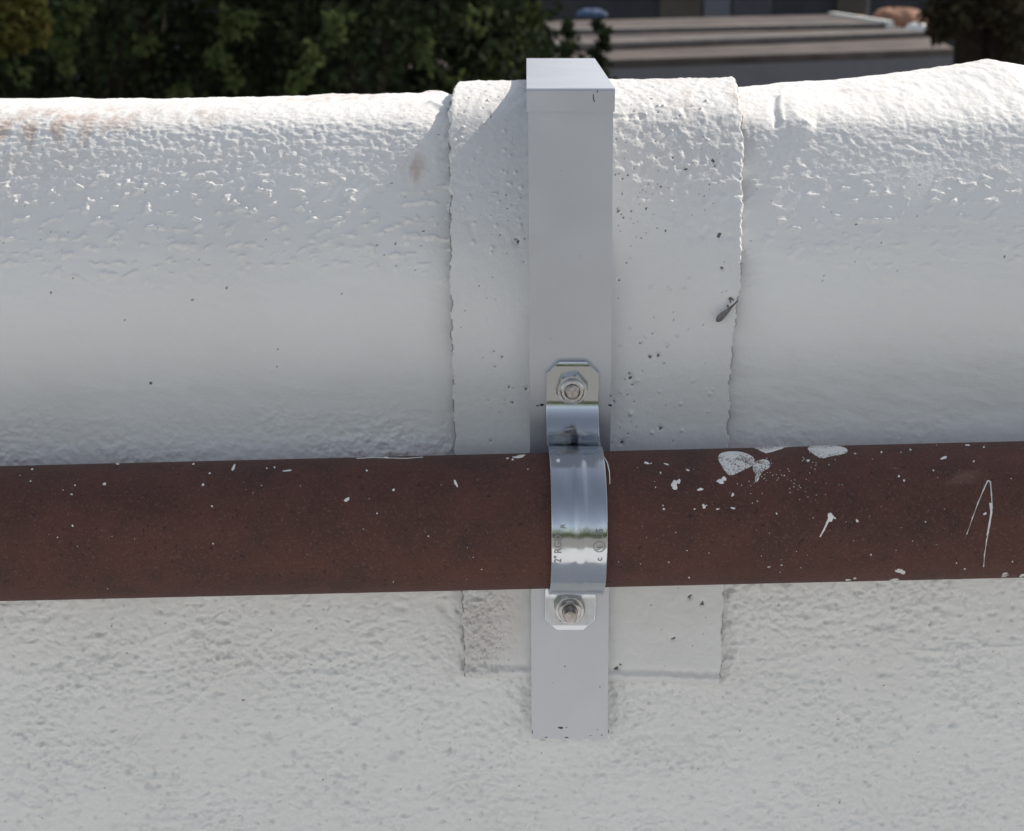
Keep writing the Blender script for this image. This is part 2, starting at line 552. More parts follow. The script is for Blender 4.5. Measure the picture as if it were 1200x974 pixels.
# coating swelling away from both patch edges
fade = sstep(6.0, 0.8, np.abs(X)) if False else 1.0
D = D * np.where(np.abs(X) > 0.45, 0.5, 1.0)
ny, nz_ = nrm_of(sv)
Y0, Zz = yz_of(sv)
Yw = Y0[:, None] + ny[:, None] * D
Zw = Zz[:, None] + nz_[:, None] * D + hump(X, Y0[:, None] + 0 * X)
stain = np.zeros_like(D)
for pts, r_, a in [([(30, 142), (90, 137), (130, 136)], .02, .5), ([(230, 133), (250, 133)], .010, .45), ([(370, 115), (400, 114), (440, 108)], .02, .45), ([(484, 192), (486, 204)], .006, .6),
                   ([(1120, 92), (1140, 96)], .022, .35), ([(980, 118), (995, 119)], .01, .25), ([(0, 150), (60, 146)], .02, .25), ([(515, 108), (524, 106)], .012, .45)]:
    local_apply(X, Sg, stain, pts, r_ * 2.5, lambda d, x, s, a=a, r_=r_: a * np.exp(-(d / r_) ** 2) * np.clip(0.45 + 1.3 * fbm(x * 150, s * 60, 91, 3), 0, 1))
stain = np.clip(stain, 0, 1)
dirt_gap_shade = np.zeros_like(D)
for (px, py, r_) in [(523 - 15, 112, 1.0), (516, 113, .8), (914, 97, 1.2), (463, 286, .5), (450, 300, .4), (85, 327, .5), (266, 338, .35), (225, 352, .45), (146, 376, .4), (326, 410, .35),
                     (177, 450, .5), (60, 344, .4), (325, 430, .4), (1003, 262, .5), (1032, 284, .4), (1177, 300, .35), (496, 270, .4), (400, 345, .3), (285, 822, .4)]:
    local_apply(X, Sg, dirt_gap_shade, [(px, py)], .006, lambda d, x, s, r_=r_: (d < r_ * 1e-3 * (1 + .4 * perlin(x * 900, s * 900, 5))).astype(float))
for k in range(150):
    px = random.uniform(0, 1200); py = random.choice([random.uniform(110, 330), random.uniform(715, 970)])
    r_ = random.uniform(.15, .42)
    local_apply(X, Sg, dirt_gap_shade, [(px, py)], .004, lambda d, x, s, r_=r_: 0.75 * (d < r_ * 1e-3 * (1 + .5 * perlin(x * 900, s * 900, 6))))
local_apply(X, Sg, dirt_gap_shade, [(560, 791), (575, 791.5), (584, 793)], .004, lambda d, x, s: 0.8 * (d < .00045))
dirt_gap_shade = np.clip(dirt_gap_shade, 0, 1)
V = np.stack([X, Yw, Zw], -1).reshape(-1, 3)
q = grid_quads(len(sv), len(xv))
wall = link('parapet_wall', np_mesh('parapet_wall', V, q[:, ::-1], True, {'stain': stain, 'dirt_gap_shade': dirt_gap_shade}), None, [M_wall])
tag(wall, 'white coated parapet wall with rounded lumpy top, behind the rusty pipe', 'wall')

# ------------------------------------------------------------------ patch wrapped over the wall
eL = [(86, 541), (92, 540), (105, 534), (125, 530), (170, 528), (250, 530), (350, 531), (500, 534), (600, 538), (695, 543), (790, 547)]
eR = [(84, 836), (88, 842), (97, 856), (110, 862), (135, 866), (180, 868), (240, 867), (320, 865), (352, 862), (400, 855), (520, 850), (600, 848), (700, 845), (797, 842)]
def row(py): return py + 14 * (1 - float(sstep(100, 190, py)))
sL = np.array([xs_of(px, max(row(py), 92))[1] for py, px in eL]); xL = np.array([xs_of(px, max(row(py), 92))[0] for py, px in eL])
sR = np.array([xs_of(px, max(row(py), 92))[1] for py, px in eR]); xR = np.array([xs_of(px, max(row(py), 92))[0] for py, px in eR])
bL, bR = float(s_of(789)), float(s_of(797))
NU = 330
sp0 = s_top0 - 0.10
spv = np.concatenate([np.arange(sp0, s_front, 0.0009), np.arange(s_front, bR + 0.001, 0.00046)])
U = np.linspace(0, 1, NU)
xl = np.interp(spv, sL, xL) + 0.00085 * fbm(spv * 160, spv * 0 + 3.3, 101, 4, .65)
xr = np.interp(spv, sR, xR) + 0.00085 * fbm(spv * 170, spv * 0 + 7.3, 103, 4, .65)
# scale rows so that the slightly sloping bottom edge is followed
Xp = xl[:, None] + (xr - xl)[:, None] * U[None, :]
ub = (bL + (bR - bL) * np.clip((U - 0.25) / 0.75, 0, 1)) + 0.0006 * fbm(U * 30, U * 0 + 1.7, 105, 3)
w = sstep(float(s_of(620)), float(s_of(788)), spv)
Sp = spv[:, None] + w[:, None] * (ub - bR)[None, :]
PYp = py_of(Sp)
th = 0.0058 - 0.0024 * sstep(140, 420, PYp)
rel = fbm(Xp * 7, Sp * 7, 113, 2) * 0.0006
rel = rel + (1 - sstep(120, 180, PYp)) * (0.0004 * fbm(Xp * 170, Sp * 80, 115, 3, .55) + 0.0009 * np.clip(perlin(Xp * 130, Sp * 45, 117) - .30, 0, 1))
w_e = sstep(115, 150, PYp) * (1 - sstep(250, 320, PYp + 40 * fbm(Xp * 18, Sp * 18, 9, 2)))
rel = rel + w_e * (0.00030 * fbm(Xp * 190, Sp * 190, 119, 3, .55) + 0.0010 * np.clip(perlin(Xp * 160, Sp * 150, 121) - .33, 0, 1) - 0.0022 * np.clip(perlin(Xp * 140, Sp * 140, 123) - .42, 0, 1)) * (0.5 + 0.5 * sstep(0.02, 0.05, Xp))
rel = rel + 0.00010 * fbm(Xp * 260, Sp * 260, 125, 2)
w_b = sstep(660, 700, PYp)
rel = rel + w_b * (0.00030 * fbm(Xp * 90, Sp * 110, 127, 3) + 0.0004 * perlin(Xp * 30, Sp * 60, 128))
rel = rel + w_b * (1 - sstep(-0.022, 0.0, Xp)) * sstep(-.05, -.03, Xp + .02 * perlin(Xp * 20, Sp * 20, 3)) * 0.0011 * fbm(Xp * 280, Sp * 280, 131, 3, .7)
# folded lip along the bottom
lip = np.exp(-((ub[None, :] - 0.0022 - Sp) / 0.0013) ** 2) - 0.8 * np.exp(-((ub[None, :] - 0.0055 - Sp) / 0.0016) ** 2)
rel = rel + 0.0009 * lip
pd = np.zeros_like(rel)
Dp = th + rel


def papply(arr, px, py, rad, fn):
    x0, s0 = xs_of(px, py)
    r = np.where((Sp[:, NU // 2] > s0 - rad - .003) & (Sp[:, NU // 2] < s0 + rad + .003))[0]
    if len(r) < 2: return
    sl = slice(r[0], r[-1] + 1)
    sub = Sp[sl] - s0; dx = Xp[sl] - x0
    dd = np.hypot(dx, sub)
    arr[sl] += fn(dd, Xp[sl], Sp[sl]) * (dd < rad)


spots = []
def cl(cx, cy, sx, sy, n, r0, r1):
    for k in range(n): spots.append((random.gauss(cx, sx), random.gauss(cy, sy), r0 * .8 + (r1 - r0) * .8 * random.random() ** 2.2))
cl(745, 262, 18, 22, 55, .25, .8); cl(730, 210, 18, 25, 22, .3, .8); cl(790, 180, 40, 28, 34, .25, .7); cl(770, 130, 45, 20, 40, .3, .9)
cl(595, 440, 14, 30, 26, .25, .9); cl(605, 285, 10, 20, 18, .3, .8); cl(755, 430, 30, 55, 26, .25, .9); cl(575, 735, 16, 22, 60, .15, .45); cl(560, 765, 14, 8, 20, .15, .4)
cl(578, 715, 8, 14, 20, .2, .5); cl(570, 330, 28, 70, 14, .2, .6); cl(790, 720, 45, 28, 26, .2, .5); cl(575, 130, 18, 20, 18, .3, .9); cl(840, 300, 12, 80, 16, .25, .7); cl(730, 500, 8, 22, 10, .3, .9)
spots += [(842, 280, 1.6), (845, 316, .9), (605, 287, 1.5), (802, 205, 1.2), (834, 196, 1.4), (855, 351, 1.6), (770, 415, 1.0), (761, 416, .9), (738, 441, 1.2), (741, 449, .8), (724, 253, 1.0), (764, 390, .6), (728, 516, 1.1), (773, 499, .9), (852, 358, .8),
          (808, 696, 1.2), (822, 703, 1.3), (788, 745, 1.1), (722, 780, 1.2), (726, 776, .9)]
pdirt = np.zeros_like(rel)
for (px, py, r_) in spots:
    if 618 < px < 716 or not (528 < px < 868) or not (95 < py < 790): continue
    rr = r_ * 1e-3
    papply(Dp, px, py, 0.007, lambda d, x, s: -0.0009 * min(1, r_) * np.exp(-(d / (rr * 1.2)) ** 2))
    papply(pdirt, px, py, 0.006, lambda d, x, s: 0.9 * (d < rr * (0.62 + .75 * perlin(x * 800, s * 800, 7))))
for k in range(90):       # raised grains
    px = random.choice([random.uniform(540, 612), random.uniform(724, 855)]); py = random.uniform(130, 520) if px > 700 else random.uniform(95, 300)
    sg = random.uniform(.35, .85) * 1e-3
    papply(Dp, px, py, 0.005, lambda d, x, s: 0.0010 * np.exp(-(d / sg) ** 2))
pstain = np.clip((1 - sstep(110, 175, PYp)) * sstep(0.05, .09, Xp) * (0.12 + 0.5 * fbm(Xp * 60, Sp * 25, 141, 3)), 0, .3) + w_b * np.clip(0.06 + .25 * fbm(Xp * 25, Sp * 30, 143, 3), 0, .2) * (Xp < 0)
ny, nz_ = nrm_of(Sp.ravel()); Yb, Zb = yz_of(Sp.ravel())
ny = ny.reshape(Sp.shape); nz_ = nz_.reshape(Sp.shape); Yb = Yb.reshape(Sp.shape); Zb = Zb.reshape(Sp.shape)
# edges: torn skirt that curls under, with the shade of the gap painted on it as dark colour
def surf(Xa, Da, sl=slice(None)):
    return np.stack([Xa, Yb[sl] + ny[sl] * Da, Zb[sl] + nz_[sl] * Da + hump(Xa, Yb[sl])], -1)
main = surf(Xp, Dp)
NR = len(spv)
cols = [main]
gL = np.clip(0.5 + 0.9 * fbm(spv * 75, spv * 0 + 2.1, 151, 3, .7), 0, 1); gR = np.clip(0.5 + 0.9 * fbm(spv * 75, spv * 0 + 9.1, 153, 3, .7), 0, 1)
def side(col, xe, sgn):
    nyc, nzc, Ybc, Zbc = ny[:, col], nz_[:, col], Yb[:, col], Zb[:, col]
    out = []
    for off, frac in ((0.0008, .74), (0.0007, .40), (-0.0010, -0.25), (-0.0015, -1.0)):
        Da = Dp[:, col] * frac
        xa = xe + sgn * off
        out.append(np.stack([xa, Ybc + nyc * Da, Zbc + nzc * Da + hump(xa, Ybc)], -1))
    return out
Lc = side(0, Xp[:, 0], -1); Rc = side(-1, Xp[:, -1], 1)
allc = np.concatenate([np.stack(Lc[::-1], 1), main, np.stack(Rc, 1)], 1)
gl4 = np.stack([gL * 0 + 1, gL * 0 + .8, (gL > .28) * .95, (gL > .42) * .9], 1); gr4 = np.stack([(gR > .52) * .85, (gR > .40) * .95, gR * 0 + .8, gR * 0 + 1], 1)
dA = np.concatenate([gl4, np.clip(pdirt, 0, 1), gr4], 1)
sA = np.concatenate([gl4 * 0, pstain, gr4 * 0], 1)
# bottom skirt
last = allc[-1]
bot = [last + np.array([0, 0.0012, -0.0007]), last + np.array([0, 0.006, 0.0002])]
allc = np.concatenate([allc, np.stack(bot, 0)], 0)
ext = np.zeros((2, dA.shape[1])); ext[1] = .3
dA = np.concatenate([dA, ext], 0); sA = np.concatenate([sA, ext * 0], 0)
nr, nc = allc.shape[:2]
patch = link('membrane_patch', np_mesh('membrane_patch', allc.reshape(-1, 3), grid_quads(nr, nc)[:, ::-1], True, {'stain': sA, 'dirt_gap_shade': dA}), None, [M_patch])
tag(patch, 'pitted white membrane band wrapped over the parapet, behind the grey bracket', 'roof patch')

# ------------------------------------------------------------------ bracket
bx = 0.0192
br = empty('pipe_bracket', (bx, 0, ZC - 0.3626), 'grey painted metal bracket hooked over the white parapet', 'bracket')
mb = MB()
zt = ZC - 0.0539; zb = ZC - 0.3637
mb.box(bx - .0184, bx + .0184, 0.0, 0.004, zb, zt - .0018)


def splat(mbx, outline, fmap, h, mi):
    """little raised puddle: outline in 2-D, mapped on to a surface by fmap(u, v, h)"""
    if 8 < len(outline) < 15:
        for _ in range(2):
            o2 = []
            for i_ in range(len(outline)):
                a_, b_ = outline[i_], outline[(i_ + 1) % len(outline)]
                o2 += [(a_[0] * .75 + b_[0] * .25, a_[1] * .75 + b_[1] * .25), (a_[0] * .25 + b_[0] * .75, a_[1] * .25 + b_[1] * .75)]
            outline = o2
    n = len(outline)
    cu = sum(p[0] for p in outline) / n; cv = sum(p[1] for p in outline) / n
    vs = []
    for k, (fr, hh) in enumerate(((1.0, -0.2), (0.97, 0.75), (0.6, 1.0))):
        for (u, v) in outline:
            vs.append(fmap(cu + (u - cu) * fr, cv + (v - cv) * fr, h * hh))
    vs.append(fmap(cu, cv, h))
    fs = []
    for k in range(2):
        fs += [(k * n + i, k * n + (i + 1) % n, (k + 1) * n + (i + 1) % n, (k + 1) * n + i) for i in range(n)]
    fs += [(2 * n + i, 2 * n + (i + 1) % n, 3 * n) for i in range(n)]
    mbx.add(vs, fs, mi, True)


def blob(cx, cy, rx, ry, n=14, rough=.25, rot=0):
    out = []
    ph = [random.uniform(0, 6.28) for _ in range(4)]
    for i in range(n):
        a = 2 * math.pi * i / n
        r = 1 + rough * (0.5 * math.sin(2 * a + ph[0]) + 0.4 * math.sin(3 * a + ph[1]) + 0.35 * math.sin(5 * a + ph[2]))
        x, y = rx * r * math.cos(a), ry * r * math.sin(a)
        out.append((cx + x * math.cos(rot) - y * math.sin(rot), cy + x * math.sin(rot) + y * math.cos(rot)))
    return out


mc = mb
def on_leg(u, v, h):
    d = ray(u, v); p = CAM + d * ((0 - CAM.y) / d.y)
    return (p.x, -h, p.z)
def on_leg0(u, v, h):
    p = on_leg(u, v, h)
    return (p[0] - .0026 * max(0.0, zt - .03 - p[2]) / .28, p[1], p[2])
for (px, py, rx, ry) in [(635, 474.5, 3.0, 1.4), (630, 475.5, 2.0, .8), (657, 853, 3.0, 1.3), (664, 852.5, .8, .6), (623.8, 858, .45, 3), (713, 857, .45, 2.4), (705, 861.5, 1.2, .5), (692, 862, .9, .45),
                         (662, 781, .6, 1.2), (718 - 2.5, 464, 1.2, .8), (715, 475, 2.2, 1.4), (700, 855, .6, .6), (703, 805, .7, .7), (648, 800, .4, .4), (690, 720, .5, .5), (664, 864.3, 2.6, .6), (640, 864, 1.6, .5),
                         (646, 397, .5, .4), (680, 300, .4, .5), (657, 200, .4, .4)]:
    splat(mc, blob(px, py, rx, ry), on_leg0, 0.00012, 1)
for sgn in (-1, 1):          # side webs of the channel, cut to the curve of the wall
    xo = bx + sgn * .0183; xi = bx + sgn * .0163
    web = [(.0035, zt - .235), (.0035, zt - .0022), (.108, zt - .0022), (.075, zt - .022), (.047, zt - .046), (.027, zt - .070), (.012, zt - .097), (.0075, zt - .135)]
    mb.prism([(xo, y, z) for y, z in web], [(xi, y, z) for y, z in web])
# the leg hangs very slightly out of plumb
mb.v = [(x + .0026 * max(0.0, zt - .03 - z) / .28 if z < zt - .03 else x, y, z) for x, y, z in mb.v]
lo = mb.build('front_leg', [M_grey, M_chip], br, 0.0005, 2)
mb = MB()
cw = .01905
# cap plate with a turned-down lip in front, long top over the wall, leg down the back
for (y0, y1, z0, z1) in ():
    pass
t_ = 0.0016
ring = [(-0.0010, zt - .0100), (-0.0010, zt - .0012), (-.0006, zt - .0004), (0.0002, zt), (0.2125, zt), (.2137, zt - .0005), (0.2140, zt - .0015), (0.2140, zt - .12),
        (0.2124, zt - .12), (0.2124, zt - t_), (0.0006, zt - t_), (0.0004, zt - t_ - .0002), (0.0001, zt - .0100)]
lo_ = [(bx - cw, y, z) for y, z in ring]; hi_ = [(bx + cw, y, z) for y, z in ring]
mb.prism(lo_, hi_)
splat(mb, blob(700, 107, .8, 1.2, 10), lambda u, v, h: (on_leg(u, v, 0)[0], -0.0010 - h, on_leg(u, v, 0)[2]), .0001, 1)
splat(mb, [(694.6, 110), (695.6, 110), (696, 116), (697.5, 119), (696.4, 119.6), (694.8, 116.5)], lambda u, v, h: (on_leg(u, v, 0)[0], -0.0010 - h, on_leg(u, v, 0)[2]), .0001, 1)
cap = mb.build('cap_plate', [M_grey, M_chip], br, 0.0004, 2)

# ------------------------------------------------------------------ pipe
PR = 0.03015
TILT = math.atan(34.0 / 1200)
pc = P(670, 609.3, 0.6698)
pc = Vector((pc.x, -0.0302, pc.z))
ax = Vector((math.cos(TILT), 0, math.sin(TILT))); up = Vector((-math.sin(TILT), 0, math.cos(TILT)))


def on_pipe(t, th, h=0.0, r=PR):
    """t along the pipe from the clamp, th = elevation of the outward normal towards the camera side"""
    rr = r + h
    return pc + ax * t + Vector((0, -1, 0)) * (rr * math.cos(th)) + up * (rr * math.sin(th))


xs = np.concatenate([np.linspace(-6, -.4, 8), np.linspace(-.32, .36, 90), np.linspace(.45, 6, 8)])
NTH = 96
vv = []
for t in xs:
    for k in range(NTH):
        vv.append(on_pipe(t, 2 * math.pi * k / NTH))
vv = np.array([tuple(v) for v in vv])
qq = []
for i in range(len(xs) - 1):
    for k in range(NTH):
        qq.append((i * NTH + k, i * NTH + (k + 1) % NTH, (i + 1) * NTH + (k + 1) % NTH, (i + 1) * NTH + k))
mp = MB()
mp.add(vv, qq, 0, True)
mp.add([on_pipe(-6, 2 * math.pi * k / NTH) for k in range(NTH)], [tuple(range(NTH))], 0)
mp.add([on_pipe(6, 2 * math.pi * k / NTH) for k in range(NTH)], [tuple(range(NTH))], 0)


def pmap(u, v, h):
    yc = 609.3 - (u - 670) * 0.0232
    off = max(-0.999, min(0.999, (v - yc) / 79.3))
    th = R(19.7) - math.asin(off)
    d = ray(u, v); dep = 0.6698 - PR * math.cos(th)
    x = d.x * dep / d.y
    return on_pipe((x - pc.x) / math.cos(TILT), th, h)


def strip(pts, w0, w1=None):
    w1 = w1 or w0
    L = []; Rr = []
    n = len(pts)
    for i, p in enumerate(pts):
        a = pts[max(0, i - 1)]; b = pts[min(n - 1, i + 1)]
        dx, dy = b[0] - a[0], b[1] - a[1]; l = math.hypot(dx, dy) or 1
        w = w0 + (w1 - w0) * i / (n - 1)
        L.append((p[0] - dy / l * w, p[1] + dx / l * w)); Rr.append((p[0] + dy / l * w, p[1] - dx / l * w))
    return L + Rr[::-1]


def strip_splat(pts, w0, w1, h, mi=1):
    """long thin run: ridge of quads following the points"""
    n = len(pts); vs = []; fs = []
    o = strip(pts, w0, w1); L = o[:n]; Rr = o[n:][::-1]
    for i in range(n):
        vs += [pmap(*L[i], -.00003), pmap(*pts[i], h), pmap(*Rr[i], -.00003)]
    for i in range(n - 1):
        fs += [(3 * i, 3 * i + 1, 3 * i + 4, 3 * i + 3), (3 * i + 1, 3 * i + 2, 3 * i + 5, 3 * i + 4)]
    mp.add(vs, fs, mi, True)


# rough sprayed patches (photo outlines)
splat(mp, [(843, 540), (845, 533), (853, 530.5), (866, 530), (878, 533), (886, 538), (887, 544), (882, 549), (873, 553), (865, 557), (857, 560), (851, 554), (848, 548)], pmap, .00022, 2)
splat(mp, [(886, 526), (898, 524), (912, 522.8), (930, 524), (918, 527.5), (908, 531), (900, 533), (893, 530)], pmap, .0002, 2)
splat(mp, [(947, 527), (952, 523.5), (968, 523), (985, 523.5), (995, 527), (996, 532), (987, 535), (974, 537), (965, 540), (956, 535)], pmap, .00022, 2)
splat(mp, [(884, 545), (893, 540), (903, 541), (906, 549), (898, 553), (893, 558), (890, 566), (886, 567), (887, 558), (884, 552)], pmap, .0004, 1 + 1)
for (x, y, rx, ry) in [(846, 566, 4.2, 2.6), (850, 563, 2.6, 3), (860, 581, 1.6, 2), (826, 594, 2.2, 2.4), (842, 597, 2, .9), (860, 596, 3, 1), (911, 602, 1.1, 1.1), (974, 606, 3.6, 5.0), (979, 607, 1.4, 1),
                       (1005, 610, 1.7, 1.6), (1155, 602, 1.8, 1.5), (1055, 560, 1.3, 1.1), (1061, 565, 1.2, 1.1), (1035, 532, 1.2, .9), (1108, 539, 4.5, 1.2), (949, 542, 2, 1.2), (1143, 543, 1.1, 1), (1155, 526, 1.2, .8), (1069, 529, 1.2, .9), (1136, 523.5, 2.6, .9),
                       (792, 570, 4, 5), (797, 566, 2, 3), (822, 575, 4, 1.3), (783, 546, 3, .7), (760, 544.5, 3.5, 1), (808, 553, 2, .9), (776, 556, 1, 1), (779, 597, 1.3, 1.3), (778, 593, .8, .8), (815, 597, 1, 1), (765, 545, 1, .6), (847, 540, .8, .8)]:
    splat(mp, blob(x, y, rx, ry, 14, .35, random.uniform(-.5, .5)), pmap, .00025 if rx < 4 else .0003, 1)
for (x, y, rx, ry, rot) in [(408, 586.5, 4.2, 1.6, -.6), (536, 568, 1.6, 4.5, -.35), (276, 549, 1.6, 4.2, .5), (339, 553, 5, .9, -.1), (124.5, 568.5, 1.8, 1.6, 0), (40, 550.5, 1.3, 1.1, 0), (240, 569.5, 1.6, 1.4, 0), (463, 575.5, 1.6, 1.4, 0), (86, 616, 1.2, 1.2, 0), (250, 594, 1.2, 1, 0),
                            (248, 556, 1.2, 1, 0), (229, 544.5, 1.6, .9, 0), (315, 550, 1, .8, 0), (90, 570, 1, .9, 0), (432, 553, 1.3, 1, 0), (324, 549, 1, 1, 0), (443, 602, .9, .9, 0), (250, 636, 1, .8, 0), (68, 629, .8, .8, 0), (140, 544, 2.4, .7, 0), (455, 536.8, 2.4, 1.1, 0), (603, 540, 1.6, .8, 0),
                            (606, 537.2, 3, .9, 0), (597, 538.5, 1.6, .8, 0), (612, 536, 6.5, 1.6, -.2), (655, 545, 1, 1, 0), (38, 565, .9, .9, 0),
                            (1053, 667, 5, 2.6, .2), (1057, 669, 3, 1.8, 0), (1176, 672, 5, 2.2, -.3), (1196, 673, 4, 1.4, -.5), (1046, 678, 6, 1.2, -.1), (992, 678, 3, 1, 0), (1000, 676, 2, .9, 0), (1120, 681, 5, .7, 0), (900, 662, 1.8, .8, 0), (915, 660, 1, .8, 0), (1020, 648, .9, .9, 0)]:
    splat(mp, blob(x, y, rx, ry, 12, .3, rot), pmap, .00022, 1 if y < 650 else 2)
for k in range(150):
    x = random.uniform(0, 1200)
    if 630 < x < 720: continue
    y = 609 - (x - 670) * .02125 + random.uniform(-77, 75) * random.choice([1, 1, .95])
    dens = 1.0 if x > 700 else .28
    if random.random() > dens: continue
    r = random.choice([.35, .4, .5, .6, .9])
    splat(mp, blob(x, y, r * random.uniform(.8, 1.8), r, 7, .3), pmap, .00012, 1 if random.random() < .55 else 2)
for k in range(60):     # dust of overspray
    x = random.gauss(925, 32); y = 560 + random.gauss(0, 14)
    splat(mp, blob(x, y, random.uniform(.4, .9), .45, 7, .3), pmap, .0001, 2)
strip_splat([(420, 537.6), (440, 536.6), (458, 537.4), (478, 538), (498, 536.4)], .5, .35, .0002)
strip_splat([(974, 604), (970, 612), (966, 620), (961, 628)], 1.8, .8, .0003)
strip_splat([(1133, 625), (1140, 607), (1147, 590), (1154, 575), (1159, 565)], .6, .9, .0003)
strip_splat([(1159, 565), (1162, 566), (1163, 580), (1163.5, 595), (1160, 615), (1156, 632), (1153, 648), (1151.5, 662)], .9, .7, .0004)
strip_splat([(1161.5, 590), (1162.5, 600), (1160, 613), (1157, 626)], 1.5, 1.1, .00045)
pipe = mp.build('rusty_pipe', [M_rust, M_drip, M_worn])
tag(pipe, 'long rusty brown steel pipe flecked with white paint, running along the wall', 'pipe')

# ------------------------------------------------------------------ clamp
clamp = empty('pipe_clamp', (bx + .0005, 0, pc.z), 'shiny zinc two-hole strap clamp holding the rusty pipe to the bracket', 'clamp')
CX = bx + .0021
SW = .0119
tk = 0.0022
Ro = PR + tk + .0009
rf = 0.0160
yF = -0.0002 - tk      # front of the flanges
cyA = pc.y
dyc = (yF - rf) - cyA
dzc = math.sqrt((Ro + rf) ** 2 - dyc ** 2)
zc = pc.z
front = []             # (y, z) from top flange end to bottom
topE, botE = zc + .0655, zc - .0648
half = []
for z in list(np.linspace(.0655, .0599, 3)) + list(np.linspace(.0599, dzc, 8))[1:]: half.append((yF, z))
ang_end = math.atan2(-dzc, -(dyc))     # from fillet centre to pipe centre
fc = (yF - rf, dzc)
a0 = 0.0; a1 = math.atan2(0 - fc[1], cyA - fc[0])
for k in range(1, 15):
    a = a0 + (a1 - a0) * k / 14
    half.append((fc[0] + rf * math.cos(a), fc[1] + rf * math.sin(a)))
pa0 = math.atan2(fc[1], fc[0] - cyA)
arc = []
for k in range(1, 60):
    a = pa0 + (2 * math.pi - 2 * pa0) * k / 60
    arc.append((cyA + Ro * math.cos(a), Ro * math.sin(a)))
prof_f = half + arc + [(y, -z) for y, z in half[::-1]]
prof_f = [(y, z) for y, z in prof_f]
pf = np.array(prof_f)
tg = np.gradient(pf, axis=0); tg /= np.linalg.norm(tg, axis=1)[:, None]
nf = np.stack([tg[:, 1], -tg[:, 0]], 1)
if nf[0, 0] > 0: nf = -nf
bkp = pf - nf * tk
NX = 41
mbs = MB()
n = len(pf)
zz = pf[:, 1]


def halfw(z):
    e = .0655 - abs(z)
    return SW - max(0.0, .0056 - e)


vs = []
fs = []
uu = np.linspace(-1, 1, NX)
for side_, arrp in ((0, pf), (1, bkp)):
    for i in range(n):
        w_ = halfw(zz[i])
        for k in uu:
            e = abs(k)
            dish = (-0.00042 * math.exp(-((k - .06) / .20) ** 4) + 0.00006 * math.sin(k * 9 + zz[i] * 160)) * float(sstep(.046, .016, abs(zz[i])))
            p = arrp[i] - nf[i] * (dish if side_ == 0 else -dish)
            vs.append((CX + k * w_ + .0018 * max(0.0, (yF - p[0]) / .06), p[0], zc + p[1]))
g = lambda s_, i, k: s_ * n * NX + i * NX + k
for i in range(n - 1):
    for k in range(NX - 1):
        fs.append((g(0, i, k), g(0, i, k + 1), g(0, i + 1, k + 1), g(0, i + 1, k)))
        fs.append((g(1, i, k), g(1, i + 1, k), g(1, i + 1, k + 1), g(1, i, k + 1)))
    for k in (0, NX - 1):
        fs.append((g(0, i, k), g(0, i + 1, k), g(1, i + 1, k), g(1, i, k)))
for i in (0, n - 1):
    for k in range(NX - 1):
        fs.append((g(0, i, k), g(0, i, k + 1), g(1, i, k + 1), g(1, i, k)))
mbs.add(vs, fs, 0, True)
# fleck of paint on the strap
def on_strap(th, x, h): return (x + .0018 * max(0.0, (yF - cyA + (Ro + h) * math.cos(th)) / .06), cyA - (Ro + h) * math.cos(th), zc + (Ro + h) * math.sin(th))
strap = mbs.build('strap', [M_zinc], clamp)
md = strap.modifiers.new('bevel', 'BEVEL'); md.width = .0003; md.segments = 2; md.limit_method = 'ANGLE'; md.angle_limit = R(50)


# stamped lettering wrapped on to the strap
def stamp(txt, size, xcen, th0, align='LEFT', thick=0.00010, sx=1.0):
    cu = bpy.data.curves.new('txt', 'FONT'); cu.body = txt; cu.size = size; cu.extrude = 0.00008; cu.offset = 0.00006
    cu.bevel_depth = 0; cu.resolution_u = 3; cu.align_x = align
    ob = bpy.data.objects.new('txt', cu); COL.objects.link(ob)
    bpy.context.view_layer.update()
    dg = bpy.context.evaluated_depsgraph_get()
    me = bpy.data.meshes.new_from_object(ob.evaluated_get(dg))
    vs = []
    for v in me.vertices:
        th = th0 + v.co.x * sx / Ro
        vs.append(on_strap(th, xcen - v.co.y, v.co.z + 0.00006))
    fs = [tuple(p.vertices) for p in me.polygons]
    bpy.data.objects.remove(ob); bpy.data.curves.remove(cu); bpy.data.meshes.remove(me)
    return vs, fs


ml = MB()
ml.add(*stamp('2" RGD', .0044, CX - SW + .0042, R(-13.5), sx=.92))
ml.add(*stamp('R', .0030, CX - SW + .0058, R(13.5)))
ml.add(*stamp('c', .0040, CX + SW - .0022, R(-12.0)))
ml.add(*stamp('US', .0044, CX + SW - .0020, R(5.5), sx=.9))
ml.add(*stamp('U', .0023, CX + SW - .0034, R(-3.2)))
ml.add(*stamp('L', .0023, CX + SW - .0022, R(-0.9)))
rc = 0.0024
cth = R(-0.2); cxx = CX + SW - .0035
rv = []; rfs = []
NC = 32
for k in range(NC):
    a = 2 * math.pi * k / NC
    for rr, hh in ((rc - .00020, -.00002), (rc - .00016, .00014), (rc + .00016, .00014), (rc + .00020, -.00002)):
        rv.append(on_strap(cth + rr * math.sin(a) / Ro, cxx + rr * math.cos(a), hh))
for k in range(NC):
    b = 4 * k; c = 4 * ((k + 1) % NC)
    for j in range(3): rfs.append((b + j, b + j + 1, c + j + 1, c + j))
ml.add(rv, rfs)
ml.build('stamped_lettering', M_etch, strap)
mfl = MB()
th_f = R(62)
splat(mfl, blob(0, 0, .0010, .0011, 12, .25), lambda u, v, h: on_strap(R(70) + v / Ro, CX - SW + .0036 + u, h), .0003, 0)
mfl.build('paint_fleck', M_drip, strap)
